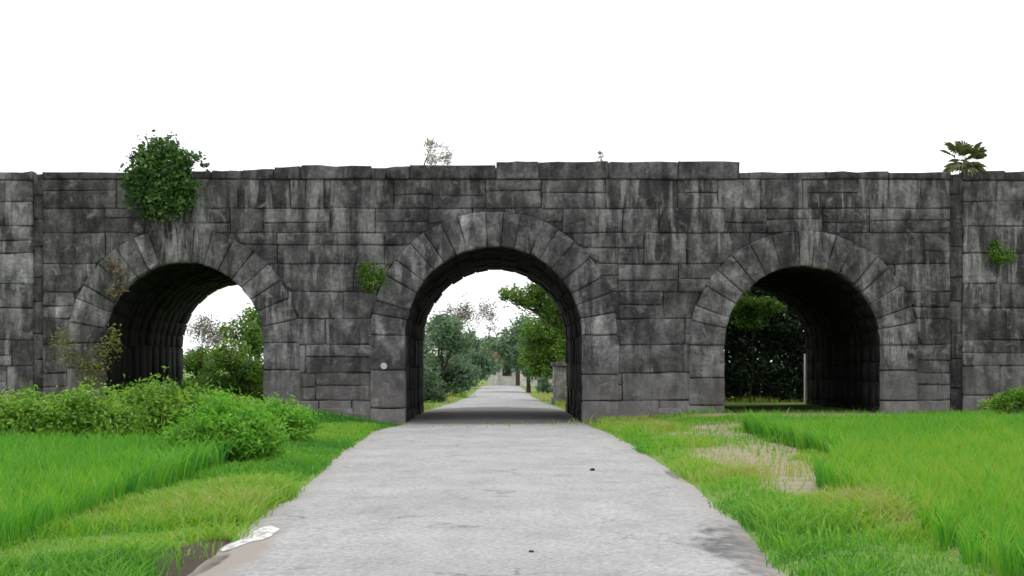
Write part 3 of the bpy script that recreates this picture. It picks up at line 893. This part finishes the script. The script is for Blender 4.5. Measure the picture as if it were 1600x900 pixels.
verge(150000, 2.3, 7.4, 12, 57, dens_r, .17, 'patchy grass on the verge between the road and the right paddy')
verge(150000, -7.5, -2.4, 12, 58, dens_l, .13, 'short bright grass on the verge between the road and the left paddy', 1.0, -.16)
verge(60000, 2.3, 4.9, 12, 27, lambda x, y: dens_r(x, y) * np.clip(.5 + .9 * wob(x, y, 2.4), 0, 1), .24, 'taller tufted grass on the near verge at the right of the road', 1.3, .18)
verge(50000, -5.2, -2.6, 12, 27, lambda x, y: dens_l(x, y) * np.clip(.4 + .9 * wob(x, y, 2.4), 0, 1), .20, 'taller tufted grass on the near verge at the left of the road', 1.3, -.08)
def dens_wall(x, y):
    tun = (np.abs(x - ARCHES[1]['c']) < 3.5) | (np.abs(x - ARCHES[2]['c']) < 2.5)
    return np.where(tun, .06, np.where(x > 6, .55, 1.0)) * np.clip(.6 + .8 * wob(x, y, 1.1), 0, 1)
verge(30000, -14, 15.5, 52.5, 59.6, dens_wall, .17, 'weeds and grass along the foot of the gateway', 1.2)
def dens_far(x, y): return np.where((x > edge_l(y) - .1) & (x < edge_r(y) + .1), 0, 1.0) * np.clip(.6 + .6 * wob(x, y, .8), 0, 1)
verge(42000, -14, 14, 76.5, 125, dens_far, .2, 'grass on the verges of the far road beyond the gateway', 1.8, .5)

# ------------------------------------------------------------------ small things
# crumbled edge of the road
def surf(x, y):
    u = np.clip((x - edge_l(y)) / (edge_r(y) - edge_l(y)), 0, 1)
    rz = 0.012 + 0.05 * (1 - (2 * u - 1) ** 2) + 0.006 * wob(x, y, 1.5) - .025 * np.clip(1 - u * 25, 0, 1)
    return np.where((x > edge_l(y)) & (x < edge_r(y)), np.maximum(rz, gz(x, y)), gz(x, y))
def sheet(name, cx, cy, rx, ry, mat, lift, label, cat, seed, skew=0.0):
    q = np.random.default_rng(seed)
    n, m = 40, 7
    a = np.linspace(0, 2 * math.pi, n, endpoint=False)
    rr = 1 + .25 * np.sin(a * 2 + q.uniform(0, 6)) + .2 * np.sin(a * 3 + q.uniform(0, 6)) + .08 * np.sin(a * 5 + q.uniform(0, 6))
    V, Q = [], []
    for k in range(m):
        f = 1 - k / m
        yy = cy + ry * rr * f * np.sin(a); xx = cx + rx * rr * f * np.cos(a) + skew * (yy - cy)
        V.append(np.stack([xx - cx, yy - cy, surf(xx, yy) + lift * (1 - .0 * f)], -1))
    V = np.concatenate(V)
    for k in range(m - 1):
        for t in range(n):
            t2 = (t + 1) % n
            Q.append((k * n + t, k * n + t2, (k + 1) * n + t2, (k + 1) * n + t))
    me = np_mesh(name, np.concatenate([V, [[0, 0, float(surf(np.array(cx), np.array(cy))) + lift]]]), quads=Q, tris=[((m - 1) * n + t, (m - 1) * n + (t + 1) % n, m * n) for t in range(n)], smooth=True)
    return tag(link(name, me, mat, None, (cx, cy, 0)), label, cat)
w = MB('mottled_white', .5); wn_ = w.noise(w.pos((1.5, .6, 1)), 6, 8, .7)
w.bump(wn_, .6, .03)
sheet('pale_patch', -2.63, 19.6, .18, 1.0, w.color(w.ramp(wn_, [(.42, (.27, .26, .24)), (.56, (.66, .66, .65))])), .006, 'flat white mottled spill at the crumbled road edge', 'patch', 9, .05)  # thin mottled patch, pale grey to white

def pebble(px, py, size, label, mat):
    d = CAM_Z * 2856 / (py - 572)
    bm = bmesh.new()
    bmesh.ops.create_icosphere(bm, subdivisions=2, radius=size)
    for v in bm.verts:
        v.co *= 1 + .25 * math.sin(v.co.x * 40 + v.co.y * 31) * .5 + random.uniform(-.12, .12)
        v.co.z *= .55
    me = bpy.data.meshes.new('loose_stone'); bm.to_mesh(me); bm.free()
    tag(link('loose_stone', me, mat, None, (wx(px, d), d, .055 + size * .3)), label, 'stone')
M_PEB = stone_mat('loose_stone', .05, .1, dust=False)
M_PEBL = stone_mat('pale_loose_stone', .22, .4, dust=False)
pebble(925, 740, .045, 'small dark stone lying on the far part of the road', M_PEB)
pebble(830, 872, .026, 'tiny dark stone lying on the near part of the road', M_PEB)

def fallen(x, y, sx, sy, sz, rot, label):
    bm = bmesh.new(); bmesh.ops.create_cube(bm, size=1)
    bmesh.ops.subdivide_edges(bm, edges=bm.edges[:], cuts=1, use_grid_fill=True)
    for v in bm.verts:
        k = .86 if sum(abs(q) > .4 for q in v.co) == 3 else 1.0
        v.co = (v.co.x * sx * k + random.uniform(-.03, .03), v.co.y * sy * k + random.uniform(-.03, .03), (v.co.z + .5) * sz + random.uniform(-.02, .02))
    me = bpy.data.meshes.new('fallen_stone'); bm.to_mesh(me); bm.free()
    o = link('fallen_stone', me, M_RING, None, (x, y, float(gz(x, y)) - .06)); o.rotation_euler = (0, 0, R(rot))
    tag(o, label, 'stone')
fallen(gxp(520), 59.2, 1.5, .6, .32, 4, 'long flat fallen stone at the wall foot beside the pier with the white plaque')
fallen(gxp(478), 58.7, .55, .5, .28, 30, 'small squarish fallen stone at the wall foot behind the green bush')
fallen(gxp(1045), 59.3, .8, .45, .30, -8, 'fallen stone at the wall foot between the central arch and the rice')

# white round mark on the pier beside the central arch
w = MB('white_enamel', .5)
M_WHITE = w.color(w.ramp(w.noise(w.pos(), 14, 4), [(.3, .36), (.6, .5)]))
bm = bmesh.new()
bmesh.ops.create_cone(bm, cap_ends=True, segments=20, radius1=.11, radius2=.10, depth=.03)
me = bpy.data.meshes.new('wall_plaque'); bm.to_mesh(me); bm.free()
pl = link('wall_plaque', me, M_WHITE, None, (gxp(600), Y0 - .115, gzp(572))); pl.rotation_euler = (R(90), 0, 0)
tag(pl, 'small white round plaque on the pier of the central arch', 'plaque')

# grey masonry pillar by the far road
pil = empty('masonry_pillar', (wx(874, 88), 88, 0))
tag(pil, 'short grey masonry pillar beyond the central arch', 'pillar')
M_PILLAR = stone_mat('plastered_masonry', .24, .4)
def boxpart(name, parent, x0, x1, y0, y1, z0, z1, mat, bev=.02):
    bm = bmesh.new(); bmesh.ops.create_cube(bm, size=1)
    for v in bm.verts: v.co = (x0 if v.co.x < 0 else x1, y0 if v.co.y < 0 else y1, z0 if v.co.z < 0 else z1)
    bmesh.ops.bevel(bm, geom=bm.edges[:], offset=bev, segments=1, affect='EDGES')
    me = bpy.data.meshes.new(name); bm.to_mesh(me); bm.free()
    return link(name, me, mat, parent)
boxpart('plinth', pil, -.38, .38, -.38, .38, -.2, .35, M_PILLAR)
boxpart('shaft', pil, -.3, .3, -.3, .3, .35, 1.85, M_PILLAR)
boxpart('cap', pil, -.4, .4, -.4, .4, 1.85, 2.05, M_PILLAR)

# small houses at the end of the far road
pw = MB('whitewashed_wall', .9); M_WALLW = pw.color(pw.ramp(pw.noise(pw.pos(), 1.2, 6, .6), [(.3, (.42, .40, .37)), (.65, (.66, .64, .60))]))
tl = MB('clay_tile', .9); M_TILE = tl.color(tl.ramp(tl.noise(tl.pos((1, 8, 1)), 2, 5), [(.3, (.12, .06, .045)), (.7, (.24, .13, .10))]))
dk = MB('dark_opening', .6); M_DARK = dk.color((.02, .02, .022))
wd = MB('weathered_wood', .9); M_WOOD = wd.color((.10, .06, .04))
def house(x, y, w_, dp, h, rot, label):
    t = empty('roadside_house', (x, y, 0)); t.rotation_euler = (0, 0, R(rot)); tag(t, label, 'house')
    boxpart('wall', t, -w_ / 2, w_ / 2, -dp / 2, dp / 2, -.1, h, M_WALLW)
    V = [(-w_ / 2 - .4, -dp / 2 - .6, h - .12), (w_ / 2 + .4, -dp / 2 - .6, h - .12), (w_ / 2 + .4, 0, h + dp * .28), (-w_ / 2 - .4, 0, h + dp * .28),
         (w_ / 2 + .4, dp / 2 + .6, h - .12), (-w_ / 2 - .4, dp / 2 + .6, h - .12)]
    V2 = [(a, b, c_ + .14) for a, b, c_ in V]
    Q = [(0, 1, 2, 3), (3, 2, 4, 5), (6, 9, 8, 7), (9, 11, 10, 8), (0, 6, 7, 1), (5, 4, 10, 11), (1, 7, 8, 2), (2, 8, 10, 4), (0, 3, 9, 6), (3, 5, 11, 9)]
    link('roof', np_mesh('roof', V + V2, quads=Q), M_TILE, t)
    boxpart('door', t, -.5, .5, -dp / 2 - .05, -dp / 2 + .02, 0, 2.0, M_WOOD, .01)
    for s in (-1, 1):
        wn = boxpart('window', t, s * w_ * .3 - .45, s * w_ * .3 + .45, -dp / 2 - .05, -dp / 2 + .02, .9, 2.0, M_WOOD, .01)
        boxpart('pane', wn, s * w_ * .3 - .36, s * w_ * .3 + .36, -dp / 2 - .07, -dp / 2 - .04, 1.0, 1.9, M_DARK, .005)
house(wx(806, 176), 178, 4.6, 4.0, 2.2, 14, 'small white house with a brown roof near the end of the road')
house(wx(852, 166), 168, 4.2, 4.0, 2.2, -6, 'small white house under the bright green tree beyond the central arch')
